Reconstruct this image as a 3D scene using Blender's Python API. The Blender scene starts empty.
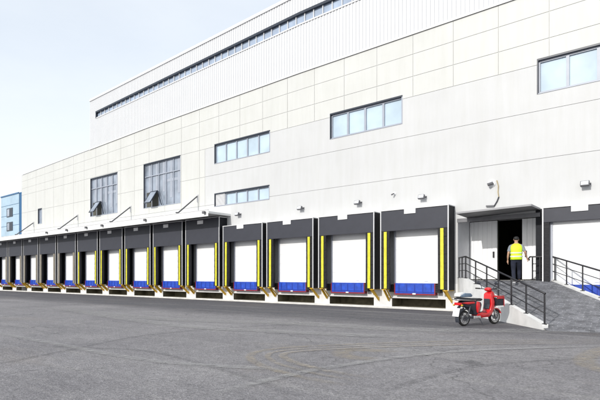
import bpy, bmesh, math, random
from mathutils import Vector, Matrix
random.seed(7)
R = math.radians
C = bpy.context.scene.collection
# ------------------------------------------------------------------ helpers
def srgb(r, g, b): return tuple(((c/255/12.92) if c/255 <= .04045 else ((c/255+.055)/1.055)**2.4) for c in (r, g, b))
def col4(c): return (c[0], c[1], c[2], 1)
def mat(name, col, rough=.6, metal=0, var=.06, nscale=3.0, bump=0.0, bscale=40, spec=.5, stretch=(1, 1, 1), coat=0):
    m = bpy.data.materials.new(name); m.use_nodes = True
    nt = m.node_tree; b = nt.nodes['Principled BSDF']
    tc = nt.nodes.new('ShaderNodeTexCoord'); mp = nt.nodes.new('ShaderNodeMapping')
    mp.inputs['Scale'].default_value = stretch
    nt.links.new(tc.outputs['Object'], mp.inputs[0])
    n = nt.nodes.new('ShaderNodeTexNoise'); n.inputs['Scale'].default_value = nscale; n.inputs['Detail'].default_value = 6
    nt.links.new(mp.outputs[0], n.inputs['Vector'])
    r = nt.nodes.new('ShaderNodeValToRGB')
    r.color_ramp.elements[0].position = .3; r.color_ramp.elements[1].position = .7
    r.color_ramp.elements[0].color = col4([c*(1-var) for c in col]); r.color_ramp.elements[1].color = col4([min(1, c*(1+var)) for c in col])
    nt.links.new(n.outputs[0], r.inputs[0]); nt.links.new(r.outputs[0], b.inputs['Base Color'])
    b.inputs['Roughness'].default_value = rough; b.inputs['Metallic'].default_value = metal
    b.inputs['Specular IOR Level'].default_value = spec; b.inputs['Coat Weight'].default_value = coat
    if bump:
        n2 = nt.nodes.new('ShaderNodeTexNoise'); n2.inputs['Scale'].default_value = bscale; n2.inputs['Detail'].default_value = 4
        nt.links.new(mp.outputs[0], n2.inputs['Vector'])
        bp = nt.nodes.new('ShaderNodeBump'); bp.inputs['Strength'].default_value = bump; bp.inputs['Distance'].default_value = .01
        nt.links.new(n2.outputs[0], bp.inputs['Height']); nt.links.new(bp.outputs[0], b.inputs['Normal'])
    return m

class MB:
    def __init__(s, org=(0, 0, 0)): s.v = []; s.f = []; s.org = Vector(org)
    def quad(s, *p):
        i = len(s.v); s.v += [Vector(q) for q in p]; s.f.append(tuple(range(i, i+len(p)))); return s
    def box(s, x0, x1, y0, y1, z0, z1, M=None):
        i = len(s.v)
        P = [Vector((x, y, z)) for z in (z0, z1) for y in (y0, y1) for x in (x0, x1)]
        if M: P = [M @ p for p in P]
        s.v += P
        for f in ((0, 2, 3, 1), (4, 5, 7, 6), (0, 1, 5, 4), (2, 6, 7, 3), (0, 4, 6, 2), (1, 3, 7, 5)): s.f.append(tuple(i+k for k in f))
        return s
    def bar(s, a, b, w, h=None, up=(0, 0, 1)):
        h = h or w; a = Vector(a); b = Vector(b); d = (b-a); L = d.length; d.normalize(); u = Vector(up)
        if abs(d.dot(u)) > .98: u = Vector((1, 0, 0))
        sx = d.cross(u).normalized(); uz = sx.cross(d)
        M = Matrix((sx, d, uz)).transposed().to_4x4(); M.translation = a
        return s.box(-w/2, w/2, 0, L, -h/2, h/2, M)
    def tube(s, pts, r, seg=8, cap=True):
        pts = [Vector(p) for p in pts]; n = len(pts); rr = r if isinstance(r, (list, tuple)) else [r]*n
        base = len(s.v); prev = None
        for k, p in enumerate(pts):
            t = (pts[min(k+1, n-1)]-pts[max(k-1, 0)]).normalized()
            if prev is None:
                u = Vector((0, 0, 1)) if abs(t.z) < .9 else Vector((1, 0, 0)); a = t.cross(u).normalized()
            else: a = (prev - t*prev.dot(t)).normalized()
            prev = a; b = t.cross(a)
            for q in range(seg):
                th = 2*math.pi*q/seg; s.v.append(p + (a*math.cos(th)+b*math.sin(th))*rr[k])
        for k in range(n-1):
            for q in range(seg):
                a0 = base+k*seg+q; a1 = base+k*seg+(q+1) % seg
                s.f.append((a0, a1, a1+seg, a0+seg))
        if cap:
            s.f.append(tuple(base+q for q in reversed(range(seg)))); s.f.append(tuple(base+(n-1)*seg+q for q in range(seg)))
        return s
    def lathe(s, prof, c, axis='y', seg=24):   # prof: (radius, offset) closed loop
        c = Vector(c); base = len(s.v); m = len(prof)
        for q in range(seg):
            th = 2*math.pi*q/seg
            for r, o in prof:
                if axis == 'y': s.v.append(c+Vector((r*math.cos(th), o, r*math.sin(th))))
                elif axis == 'z': s.v.append(c+Vector((r*math.cos(th), r*math.sin(th), o)))
                else: s.v.append(c+Vector((o, r*math.cos(th), r*math.sin(th))))
        for q in range(seg):
            for k in range(m):
                a = base+q*m+k; b = base+q*m+(k+1) % m; q2 = ((q+1) % seg)
                s.f.append((a, b, base+q2*m+(k+1) % m, base+q2*m+k))
        return s
    def prism(s, pts, hw, axis='y', off=0):   # outline in x-z, half-width hw (scalar or per point)
        n = len(pts); base = len(s.v); hh = hw if isinstance(hw, (list, tuple)) else [hw]*n
        for sg in (-1, 1):
            for (x, z), h in zip(pts, hh): s.v.append(Vector((x, off+sg*h, z)))
        s.f.append(tuple(base+k for k in range(n))); s.f.append(tuple(base+n+k for k in reversed(range(n))))
        for k in range(n):
            j = (k+1) % n; s.f.append((base+j, base+k, base+n+k, base+n+j))
        return s
    def ball(s, c, r, seg=12, ring=8, sc=(1, 1, 1)):
        c = Vector(c); base = len(s.v)
        for i in range(1, ring):
            ph = math.pi*i/ring
            for q in range(seg):
                th = 2*math.pi*q/seg
                s.v.append(c+Vector((r*sc[0]*math.sin(ph)*math.cos(th), r*sc[1]*math.sin(ph)*math.sin(th), r*sc[2]*math.cos(ph))))
        t = len(s.v); s.v += [c+Vector((0, 0, r*sc[2])), c-Vector((0, 0, r*sc[2]))]
        for i in range(ring-2):
            for q in range(seg):
                a = base+i*seg+q; b = base+i*seg+(q+1) % seg; s.f.append((a, a+seg, b+seg, b))
        for q in range(seg):
            s.f.append((t, base+q, base+(q+1) % seg)); l = base+(ring-2)*seg; s.f.append((t+1, l+(q+1) % seg, l+q))
        return s
    def build(s, name, m, parent=None, bevel=0, smooth=False, sub=0, fix=True):
        me = bpy.data.meshes.new(name); me.from_pydata([tuple(v-s.org) for v in s.v], [], s.f)
        if fix:
            bm = bmesh.new(); bm.from_mesh(me); bmesh.ops.recalc_face_normals(bm, faces=bm.faces); bm.to_mesh(me); bm.free()
        me.materials.append(m)
        if smooth: me.polygons.foreach_set('use_smooth', [True]*len(me.polygons))
        o = bpy.data.objects.new(name, me); C.objects.link(o)
        if parent: o.parent = parent
        if bevel:
            b = o.modifiers.new('bevel', 'BEVEL'); b.width = bevel; b.segments = 2; b.limit_method = 'ANGLE'
        if sub:
            b = o.modifiers.new('sub', 'SUBSURF'); b.levels = sub; b.render_levels = sub
        return o
def tag(o, label=None, cat=None, group=None, kind=None):
    if label: o['label'] = label
    if cat: o['category'] = cat
    if group: o['group'] = group
    if kind: o['kind'] = kind
    return o
def empty(name, loc=(0, 0, 0), rz=0):
    o = bpy.data.objects.new(name, None); C.objects.link(o); o.location = loc; o.rotation_euler = (0, 0, rz); o.empty_display_size = .2
    return o
def kids(o): return [c for c in C.objects if c.parent == o]
def copy_tree(o, parent=None):
    ks = kids(o); c = o.copy(); C.objects.link(c); c.parent = parent
    for k in ks: copy_tree(k, c)
    return c

# ------------------------------------------------------------------ camera frame
D = 21.1      # distance from the camera to the plane of the long facade
H = 1.5
def WX(px, d=D): return d*(1.2-1220.0/(px+300.0))       # where the sight line through photo column px meets the plane y=d
def WZ(px, py, d=D): return H+(277-py)*d/(.64*(px+300))
cam_d = bpy.data.cameras.new('camera'); cam = bpy.data.objects.new('camera', cam_d); C.objects.link(cam)
cam.location = (0, 0, H); cam.rotation_euler = (R(90), 0, math.atan2(.64, .768))
cam_d.sensor_width = 36; cam_d.lens = 30; cam_d.shift_y = 77/600; cam_d.clip_end = 3000; cam_d.clip_start = .1
bpy.context.scene.camera = cam

# ------------------------------------------------------------------ materials
def facade_mat(name, col, streak=.05):
    m = mat(name, col, rough=.55, var=.03, nscale=.6, bump=.12, bscale=60)
    nt = m.node_tree; b = nt.nodes['Principled BSDF']; ramp = nt.nodes['Color Ramp']
    tc = nt.nodes['Texture Coordinate']; mp = nt.nodes.new('ShaderNodeMapping'); mp.inputs['Scale'].default_value = (2.2, 1, .22)
    nt.links.new(tc.outputs['Object'], mp.inputs[0])
    n = nt.nodes.new('ShaderNodeTexNoise'); n.inputs['Scale'].default_value = 1.3; n.inputs['Detail'].default_value = 8; n.inputs['Roughness'].default_value = .7
    nt.links.new(mp.outputs[0], n.inputs['Vector'])
    r = nt.nodes.new('ShaderNodeValToRGB'); r.color_ramp.elements[0].position = .25; r.color_ramp.elements[1].position = .6
    r.color_ramp.elements[0].color = (1-streak, 1-streak, 1-streak*1.3, 1); r.color_ramp.elements[1].color = (1, 1, 1, 1)
    nt.links.new(n.outputs[0], r.inputs[0])
    mx = nt.nodes.new('ShaderNodeMix'); mx.data_type = 'RGBA'; mx.blend_type = 'MULTIPLY'; mx.inputs[0].default_value = 1
    nt.links.new(ramp.outputs[0], mx.inputs[6]); nt.links.new(r.outputs[0], mx.inputs[7]); nt.links.new(mx.outputs[2], b.inputs['Base Color'])
    return m
M = {}
M['white'] = facade_mat('white_render', (.55, .556, .56), .07)
M['cream'] = facade_mat('cream_panel', (.585, .590, .570), .07)
M['sheet'] = mat('white_sheet', (.62, .63, .645), rough=.45, var=.02, nscale=1)
M['joint'] = mat('joint_grey', (.60, .60, .59), rough=.9)
M['plinth'] = mat('painted_concrete', (.68, .68, .67), rough=.8, var=.10, nscale=2.5, bump=.4, bscale=30)
M['curb'] = mat('pale_concrete', (.62, .61, .58), rough=.85, var=.14, nscale=2, bump=.5, bscale=25)
M['darkframe'] = mat('dark_window_metal', (.02, .028, .045), rough=.4)
M['mull'] = mat('grey_window_metal', (.34, .37, .43), rough=.4)
M['black'] = mat('black_vinyl', (.008, .009, .013), rough=.6, spec=.25, var=.25, nscale=6, bump=.5, bscale=14)
M['pad'] = mat('black_foam_pad', (.013, .013, .016), rough=.6, spec=.3, var=.3, nscale=9, bump=1.0, bscale=7, stretch=(1, 1, 2))
M['header'] = mat('grey_vinyl', (.031, .033, .045), rough=.55, var=.10, nscale=1.6, bump=.35, bscale=5)
M['yellow'] = mat('yellow_stripe', (.63, .59, .03), rough=.5, var=.16, nscale=8)
M['beige'] = mat('faded_beige_stripe', (.20, .18, .145), rough=.7, var=.15)
M['orange'] = mat('orange_steel', (.66, .40, .02), rough=.5, var=.18, nscale=8)
M['alu'] = mat('aluminium_trim', (.66, .66, .67), rough=.45, metal=.1, var=.05)
M['door'] = mat('white_door_panel', (.84, .845, .85), rough=.4, var=.02, nscale=2)
M['blue'] = mat('blue_painted_steel', (.012, .062, .44), rough=.5, var=.3, nscale=4)
M['bluedk'] = mat('blue_painted_edge', (.008, .03, .30), rough=.5)
M['redp'] = mat('dark_red_steel', (.25, .015, .03), rough=.5)
M['rubber'] = mat('black_rubber', (.014, .014, .014), rough=.8, var=.3, nscale=10, bump=.4)
M['pit'] = mat('pit_concrete', (.17, .15, .10), rough=.95, var=.4, nscale=3, bump=.6, bscale=20)
M['reveal'] = mat('grey_blue_reveal', (.42, .44, .50), rough=.6, var=.05)
M['slab'] = mat('canopy_white', (.74, .74, .73), rough=.5, var=.03)
M['baywall'] = mat('painted_bay_wall', (.62, .63, .66), rough=.6, var=.05)
M['awnedge'] = mat('awning_edge_grey', (.30, .30, .31), rough=.5)
M['rod'] = mat('steel_rod', (.10, .10, .11), rough=.4, metal=.5)
M['awning'] = mat('grey_awning_metal', (.16, .16, .17), rough=.5, var=.15)
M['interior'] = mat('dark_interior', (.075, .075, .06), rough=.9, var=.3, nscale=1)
M['railblk'] = mat('black_rail_paint', (.012, .012, .016), rough=.35)
M['lamp'] = mat('grey_lamp_housing', (.12, .12, .13), rough=.5)
M['lens'] = mat('lamp_glass', (.6, .62, .65), rough=.15)
M['rust'] = mat('rusty_cable', (.42, .34, .20), rough=.9, var=.3)
M['plate'] = mat('white_plate', (.80, .80, .80), rough=.5, var=.03)
M['roof'] = mat('roof_sheet', (.45, .45, .46), rough=.7)

def glass_mat(name, tint, rough=.06, var=.18):
    m = bpy.data.materials.new(name); m.use_nodes = True; nt = m.node_tree; b = nt.nodes['Principled BSDF']
    tc = nt.nodes.new('ShaderNodeTexCoord'); n = nt.nodes.new('ShaderNodeTexNoise'); n.inputs['Scale'].default_value = .9; n.inputs['Detail'].default_value = 3
    nt.links.new(tc.outputs['Object'], n.inputs['Vector'])
    r = nt.nodes.new('ShaderNodeValToRGB'); r.color_ramp.elements[0].position = .3; r.color_ramp.elements[1].position = .7
    r.color_ramp.elements[0].color = col4([c*(1-var) for c in tint]); r.color_ramp.elements[1].color = col4([min(1, c*(1+var)) for c in tint])
    nt.links.new(n.outputs[0], r.inputs[0]); nt.links.new(r.outputs[0], b.inputs['Base Color'])
    b.inputs['Roughness'].default_value = rough; b.inputs['IOR'].default_value = 1.5
    return m
M['glass'] = glass_mat('pale_blue_glass', (.48, .59, .68), var=.12)
M['glassd'] = glass_mat('grey_blue_glass', (.27, .31, .37), var=.3)
M['glassc'] = glass_mat('clerestory_glass', (.34, .41, .52), var=.2)
M['bluebld'] = glass_mat('blue_cladding', (.34, .47, .58), rough=.15, var=.10)
M['bluebld2'] = mat('dark_blue_cladding', (.03, .12, .26), rough=.4)

def asphalt():
    m = bpy.data.materials.new('worn_asphalt'); m.use_nodes = True; nt = m.node_tree; L = nt.links.new; N = nt.nodes.new
    b = nt.nodes['Principled BSDF']; tc = N('ShaderNodeTexCoord')
    def noise(sc, det=5, rough=.6, st=(1, 1, 1), rot=0):
        mp = N('ShaderNodeMapping'); mp.inputs['Scale'].default_value = st; mp.inputs['Rotation'].default_value = (0, 0, rot); L(tc.outputs['Object'], mp.inputs[0])
        n = N('ShaderNodeTexNoise'); n.inputs['Scale'].default_value = sc; n.inputs['Detail'].default_value = det; n.inputs['Roughness'].default_value = rough
        L(mp.outputs[0], n.inputs['Vector']); return n.outputs[0]
    def ramp(src, p0, p1, c0, c1):
        r = N('ShaderNodeValToRGB'); r.color_ramp.elements[0].position = p0; r.color_ramp.elements[1].position = p1
        r.color_ramp.elements[0].color = col4(c0); r.color_ramp.elements[1].color = col4(c1); L(src, r.inputs[0]); return r.outputs[0]
    def mul(a, bb, fac=1, mode='MULTIPLY'):
        x = N('ShaderNodeMix'); x.data_type = 'RGBA'; x.blend_type = mode
        if isinstance(fac, (int, float)): x.inputs[0].default_value = fac
        else: L(fac, x.inputs[0])
        for s, i in ((a, 6), (bb, 7)):
            if isinstance(s, tuple): x.inputs[i].default_value = col4(s)
            else: L(s, x.inputs[i])
        return x.outputs[2]
    base = ramp(noise(.35, 6, .65), .3, .7, (.175, .168, .176), (.262, .252, .256))
    # newer, darker surface in a strip along the docks
    sep = N('ShaderNodeSeparateXYZ'); L(tc.outputs['Object'], sep.inputs[0])
    ad = N('ShaderNodeMath'); ad.operation = 'MULTIPLY_ADD'; L(noise(.25, 5, .7), ad.inputs[0]); ad.inputs[1].default_value = 3.5; L(sep.outputs['Y'], ad.inputs[2])
    mr = N('ShaderNodeMapRange'); L(ad.outputs[0], mr.inputs[0]); mr.inputs[1].default_value = 14.6; mr.inputs[2].default_value = 16.6
    mr.inputs[3].default_value = 0; mr.inputs[4].default_value = 1
    base = mul(base, (.105, .103, .112), mr.outputs[0], 'MIX')
    # dusty streaks that run with the traffic
    base = mul(base, (.33, .315, .295), ramp(noise(1.0, 6, .75, (.14, 1.6, 1), R(-12)), .55, .78, (0, 0, 0), (.55, .55, .55)), 'MIX')
    base = mul(base, (.07, .07, .075), ramp(noise(.8, 6, .75, (1.4, .22, 1), R(35)), .60, .78, (0, 0, 0), (.6, .6, .6)), 'MIX')
    base = mul(base, (.22, .175, .13), ramp(noise(.45, 4, .6, (.5, 1, 1)), .58, .8, (0, 0, 0), (.3, .3, .3)), 'MIX')
    base = mul(base, (.30, .29, .285), ramp(noise(.55, 7, .8, (.10, 2.4, 1), R(4)), .54, .70, (0, 0, 0), (.75, .75, .75)), 'MIX')
    base = mul(base, (.085, .083, .09), ramp(noise(.5, 7, .8, (.16, 1.8, 1), R(18)), .60, .74, (0, 0, 0), (.6, .6, .6)), 'MIX')
    vc = N('ShaderNodeTexVoronoi'); vc.feature = 'DISTANCE_TO_EDGE'; vc.inputs['Scale'].default_value = .16
    dn = N('ShaderNodeTexNoise'); dn.inputs['Scale'].default_value = .9; dn.inputs['Detail'].default_value = 6; L(tc.outputs['Object'], dn.inputs['Vector'])
    va = N('ShaderNodeVectorMath'); va.operation = 'MULTIPLY_ADD'; va.inputs[1].default_value = (2.2, 2.2, 0); L(dn.outputs['Color'], va.inputs[0]); L(tc.outputs['Object'], va.inputs[2]); L(va.outputs[0], vc.inputs['Vector'])
    base = mul(base, (.05, .05, .052), ramp(vc.outputs['Distance'], .0008, .0035, (.6, .6, .6), (0, 0, 0)), 'MIX')
    # aggregate
    v = N('ShaderNodeTexVoronoi'); v.inputs['Scale'].default_value = 42; L(tc.outputs['Object'], v.inputs['Vector'])
    sp = N('ShaderNodeSeparateColor'); L(v.outputs['Color'], sp.inputs[0])
    ag = ramp(sp.outputs[0], .0, 1, (.70, .70, .71), (1.28, 1.28, 1.28))
    base = mul(base, ag, .85)
    fine = ramp(noise(26, 6, .8), .32, .68, (.62, .62, .63), (1.36, 1.36, 1.35)); base = mul(base, fine, .8)
    mid = ramp(noise(5.5, 5, .7), .3, .7, (.82, .82, .82), (1.17, 1.17, 1.17)); base = mul(base, mid, 1)
    # loose pale stones
    v2 = N('ShaderNodeTexVoronoi'); v2.inputs['Scale'].default_value = 9; L(tc.outputs['Object'], v2.inputs['Vector'])
    cm = N('ShaderNodeMath'); cm.operation = 'LESS_THAN'; cm.inputs[1].default_value = .12; L(v2.outputs['Distance'], cm.inputs[0])
    cm2 = N('ShaderNodeMath'); cm2.operation = 'MULTIPLY'; L(cm.outputs[0], cm2.inputs[0])
    L(ramp(noise(.5, 3), .5, .62, (0, 0, 0), (.7, .7, .7)), cm2.inputs[1])
    base = mul(base, (.5, .49, .47), cm2.outputs[0], 'MIX')
    L(base, b.inputs['Base Color']); b.inputs['Roughness'].default_value = .88; b.inputs['Specular IOR Level'].default_value = .35
    bp = N('ShaderNodeBump'); bp.inputs['Strength'].default_value = .75; bp.inputs['Distance'].default_value = .012
    a2 = N('ShaderNodeMath'); a2.operation = 'ADD'; L(noise(30, 5, .8), a2.inputs[0]); L(v.outputs['Distance'], a2.inputs[1])
    L(a2.outputs[0], bp.inputs['Height']); L(bp.outputs[0], b.inputs['Normal'])
    return m
M['asphalt'] = asphalt()

def ramp_mat():
    m = bpy.data.materials.new('ramp_paving'); m.use_nodes = True; nt = m.node_tree; L = nt.links.new; N = nt.nodes.new
    b = nt.nodes['Principled BSDF']; tc = N('ShaderNodeTexCoord')
    mp = N('ShaderNodeMapping'); mp.inputs['Rotation'].default_value = (0, 0, R(-4)); mp.inputs['Scale'].default_value = (1.9, 1.9, 0); L(tc.outputs['Object'], mp.inputs[0])
    br = N('ShaderNodeTexBrick'); br.inputs['Scale'].default_value = 1.0; br.inputs['Mortar Size'].default_value = .028; br.inputs['Mortar Smooth'].default_value = .6
    br.inputs['Color1'].default_value = (.085, .087, .097, 1); br.inputs['Color2'].default_value = (.13, .132, .143, 1); br.inputs['Mortar'].default_value = (.21, .21, .22, 1)
    nz = N('ShaderNodeTexNoise'); nz.inputs['Scale'].default_value = 1.6; nz.inputs['Detail'].default_value = 5; L(mp.outputs[0], nz.inputs['Vector'])
    vm = N('ShaderNodeVectorMath'); vm.operation = 'MULTIPLY_ADD'; vm.inputs[1].default_value = (.5, .5, 0); L(nz.outputs['Color'], vm.inputs[0]); L(mp.outputs[0], vm.inputs[2])
    L(vm.outputs[0], br.inputs['Vector'])
    n = N('ShaderNodeTexNoise'); n.inputs['Scale'].default_value = 2.4; n.inputs['Detail'].default_value = 7; n.inputs['Roughness'].default_value = .75; L(tc.outputs['Object'], n.inputs['Vector'])
    r = N('ShaderNodeValToRGB'); r.color_ramp.elements[0].position = .35; r.color_ramp.elements[1].position = .72
    r.color_ramp.elements[0].color = (.6, .6, .62, 1); r.color_ramp.elements[1].color = (2.1, 2.1, 2.12, 1); L(n.outputs[0], r.inputs[0])
    x = N('ShaderNodeMix'); x.data_type = 'RGBA'; x.blend_type = 'MULTIPLY'; x.inputs[0].default_value = 1; L(br.outputs['Color'], x.inputs[6]); L(r.outputs[0], x.inputs[7])
    L(x.outputs[2], b.inputs['Base Color']); b.inputs['Roughness'].default_value = .6
    bp = N('ShaderNodeBump'); bp.inputs['Strength'].default_value = .8; bp.inputs['Distance'].default_value = .02; bp.invert = True
    L(br.outputs['Fac'], bp.inputs['Height']); L(bp.outputs[0], b.inputs['Normal'])
    return m
M['ramp'] = ramp_mat()

def mark_mat(name, col, strength):
    m = bpy.data.materials.new(name); m.use_nodes = True; nt = m.node_tree; L = nt.links.new; N = nt.nodes.new
    b = nt.nodes['Principled BSDF']; b.inputs['Base Color'].default_value = col4(col); b.inputs['Roughness'].default_value = .9
    tc = N('ShaderNodeTexCoord'); n = N('ShaderNodeTexNoise'); n.inputs['Scale'].default_value = 5; n.inputs['Detail'].default_value = 7; n.inputs['Roughness'].default_value = .8
    L(tc.outputs['Object'], n.inputs['Vector']); uv = N('ShaderNodeSeparateXYZ'); L(tc.outputs['UV'], uv.inputs[0])
    # fade across the ribbon (u) and at its ends (v)
    def tent(src, k):
        a = N('ShaderNodeMath'); a.operation = 'PINGPONG'; a.inputs[1].default_value = .5; L(src, a.inputs[0])
        c = N('ShaderNodeMath'); c.operation = 'MULTIPLY'; c.use_clamp = True; c.inputs[1].default_value = k; L(a.outputs[0], c.inputs[0]); return c.outputs[0]
    r = N('ShaderNodeMapRange'); r.inputs[1].default_value = .36; r.inputs[2].default_value = .66; r.inputs[3].default_value = 0; r.inputs[4].default_value = strength; L(n.outputs[0], r.inputs[0])
    a = N('ShaderNodeMath'); a.operation = 'MULTIPLY'; L(tent(uv.outputs[0], 4), a.inputs[0]); L(tent(uv.outputs[1], 6), a.inputs[1])
    c = N('ShaderNodeMath'); c.operation = 'MULTIPLY'; c.use_clamp = True; L(a.outputs[0], c.inputs[0]); L(r.outputs[0], c.inputs[1])
    L(c.outputs[0], b.inputs['Alpha']); return m
M['mark_brown'] = mark_mat('mud_tyre_mark', (.38, .335, .275), .75)
M['mark_light'] = mark_mat('dust_tyre_mark', (.38, .375, .37), .75)
M['mark_dark'] = mark_mat('rubber_tyre_mark', (.10, .10, .105), .32)

# ------------------------------------------------------------------ ground
g = MB().quad((-1500, -1500, 0), (1500, -1500, 0), (1500, 1500, 0), (-1500, 1500, 0)).build('ground', M['asphalt']); tag(g, kind='structure')
def G(px, py):       # ground point seen at a photo pixel
    s = (py-277)/H; d = .64*(px+300)/s; return Vector((WX(px, d), d, 0))
def spline(P, n=14):
    out = []
    for i in range(len(P)-1):
        p0 = P[max(i-1, 0)]; p1 = P[i]; p2 = P[i+1]; p3 = P[min(i+2, len(P)-1)]
        for k in range(n):
            t = k/n; out.append(.5*((2*p1)+(p2-p0)*t+(2*p0-5*p1+4*p2-p3)*t*t+(3*p1-p0-3*p2+p3)*t**3))
    out.append(P[-1]); return out
marks = 0
def mark(pix, w, m, off=0):
    global marks
    marks += 1; z = .004*(1+marks % 4) ; P = spline([G(*p) for p in pix]); n = len(P)
    me = bpy.data.meshes.new('tyre_mark'); V = []; F = []; UV = []
    for k, p in enumerate(P):
        t = (P[min(k+1, n-1)]-P[max(k-1, 0)]).normalized(); s = Vector((t.y, -t.x, 0))
        for q in (-1, 1):
            v = p+s*(off+q*w/2); V.append((v.x, v.y, z)); UV.append(((q+1)/2, k/(n-1)))
    for k in range(n-1): F.append((2*k, 2*k+1, 2*k+3, 2*k+2))
    me.from_pydata(V, [], F); ul = me.uv_layers.new(name='uv')
    for l in me.loops: ul.data[l.index].uv = UV[l.vertex_index]
    me.materials.append(m); o = bpy.data.objects.new('tyre_mark', me); C.objects.link(o); tag(o, kind='structure')
arc = [(640, 340), (480, 341), (380, 343.5), (300, 347), (262, 351), (250, 357), (262, 366), (300, 377), (350, 386)]
mark(arc, .22, M['mark_brown'], 0); mark(arc, .14, M['mark_brown'], -.33); mark(arc, .2, M['mark_brown'], -.62)
mark([(400, 352), (350, 350), (345, 356), (380, 360)], .5, M['mark_brown'])
mark([(620, 345), (596, 352), (584, 361), (600, 370), (640, 376)], .45, M['mark_brown'])
mark([(40, 306), (150, 318), (300, 324), (420, 330), (620, 331)], 1.3, M['mark_light'])
mark([(60, 309), (170, 325), (300, 333), (420, 338)], .8, M['mark_light'])
mark([(-40, 372), (60, 352), (150, 335), (260, 326), (380, 322)], .22, M['mark_dark'])
mark([(40, 346), (90, 348), (150, 352), (230, 372), (300, 400)], .18, M['mark_dark'])
mark([(-20, 330), (60, 345), (160, 362), (330, 372)], .3, M['mark_light'])
mark([(200, 398), (330, 368), (460, 352), (620, 346)], .25, M['mark_light'])
mark([(380, 392), (480, 366), (600, 358)], .2, M['mark_dark'])

# ------------------------------------------------------------------ warehouse
XL, XR = -54.7, 14.0           # ends of the tall wall
XW = -76.0                     # left end of the low dock wing
XU = WX(90)                    # left end of the upper block
def roofz(X):                  # top of the panelled wall falls slightly to the left
    P = [(XL, 11.9), (XU, 12.25), (WX(150), 12.5), (WX(300), 12.72), (XR, 12.78)]
    if X <= P[0][0]: return P[0][1]
    for (a, za), (b, zb) in zip(P, P[1:]):
        if X <= b: return za+(zb-za)*(X-a)/(b-a)
    return P[-1][1]
def zm(X, z):
    if z <= 9.85: return z
    return 9.85+(z-9.85)*(roofz(X)-9.85)/(12.72-9.85)
wh = empty('warehouse', ((XL+XR)/2, D, 0)); tag(wh, 'long white windowed warehouse with a row of truck docks along its base', 'building')
ORG = wh.location
PITCH = 3.68; C0 = -10.46
DOCKS = [C0-PITCH*k for k in range(14)]
CR = -3.75                     # the dock right of the ramp
BX0, BX1 = -8.65, -5.47        # the recessed doorway bay
wins = {  # x0, x1, z0, z1
 'w1': (WX(330), WX(402.5), 8.69, 10.04), 'w2': (WX(537), WX(537)+4.2, 8.69, 10.08), 'w3': (WX(214.5), WX(270), 8.73, 10.0),
 'w4': (WX(214.5), WX(269.5), 5.99, 6.84), 'w5': (WX(143.7), WX(180.6), 6.57, 9.87), 'w6': (WX(90.5), WX(117.6), 6.57, 9.80),
 'w7': (WX(38), WX(42), 6.65, 8.15)}
holes = [(a, b, c, d) for a, b, c, d in wins.values()]
for cx in DOCKS: holes += [(cx-1.42, cx+1.26, .1, .5)]
holes += [(BX0, BX1, 1.36, 4.02)]
def sheet(mb, x0, x1, z0, z1, y, mapz=zm):
    """rectangle of the facade with the openings left out"""
    hs = [h for h in holes if h[0] < x1 and h[1] > x0 and h[2] < z1 and h[3] > z0]
    xs = sorted({x0, x1, *[min(max(v, x0), x1) for h in hs for v in h[:2]]}); zs = sorted({z0, z1, *[min(max(v, z0), z1) for h in hs for v in h[2:]]})
    for a, b in zip(xs, xs[1:]):
        for c, d in zip(zs, zs[1:]):
            mx, mz = (a+b)/2, (c+d)/2
            if any(h[0] < mx < h[1] and h[2] < mz < h[3] for h in hs): continue
            mb.quad((a, y, mapz(a, c)), (b, y, mapz(b, c)), (b, y, mapz(b, d)), (a, y, mapz(a, d)))
ZJ = [0, 1.2, 4.35, 6.15, 8.03, 9.85, 10.78, 11.80, 12.72]
gp = .0075
XV = [XR+.001]
while XV[-1] > XL: XV.append(XV[-1]-1.93)
off = (WX(413)-XV[0]) % 1.93
XV = sorted([XL]+[x+off-1.93 for x in XV if x+off-1.93 > XL+.1]+[XR])
cream = MB(ORG); white = MB(ORG); lowp = MB(ORG)
for i, (z0, z1) in enumerate(zip(ZJ, ZJ[1:])):
    if i >= 5:
        for a, b in zip(XV, XV[1:]): sheet(cream, a+gp, b-gp, z0+gp, z1-gp, D)
    elif i >= 3:                       # cream panels carry on down over the left part of the wall
        xs = WX(205)
        for a, b in zip(XV, XV[1:]):
            sheet(cream, a+gp, min(b, xs)-gp if b > xs else b-gp, z0+gp, z1-gp, D) if a < xs else None
        sheet(white, xs+gp, XR, z0+gp, z1-gp, D)
    elif i == 2: sheet(white, XL, XR, z0, z1-gp, D)
    elif i == 1:
        sheet(white, XL, XR, z0, z1, D); sheet(white, XW, XL, z0, z1, D)
    else:
        sheet(lowp, XW, XR, z0, z1, D, lambda X, z: z)
sheet(white, XW, XL, 4.35, 5.6, D, lambda X, z: z)
cream.build('cream_wall_cladding', M['cream'], wh, fix=False); white.build('white_wall', M['white'], wh, fix=False); lowp.build('dock_base_wall', M['plinth'], wh, fix=False)
bk = MB(ORG); sheet(bk, XL, XR, 4.3, 12.72, D+.02); bk.build('wall_joints', M['joint'], wh, fix=False)
cb = MB(ORG); cb.box(XW, BX0, D-.10, D-.002, 0, .085); cb.build('base_kerb', M['curb'], wh, bevel=.01)
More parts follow.
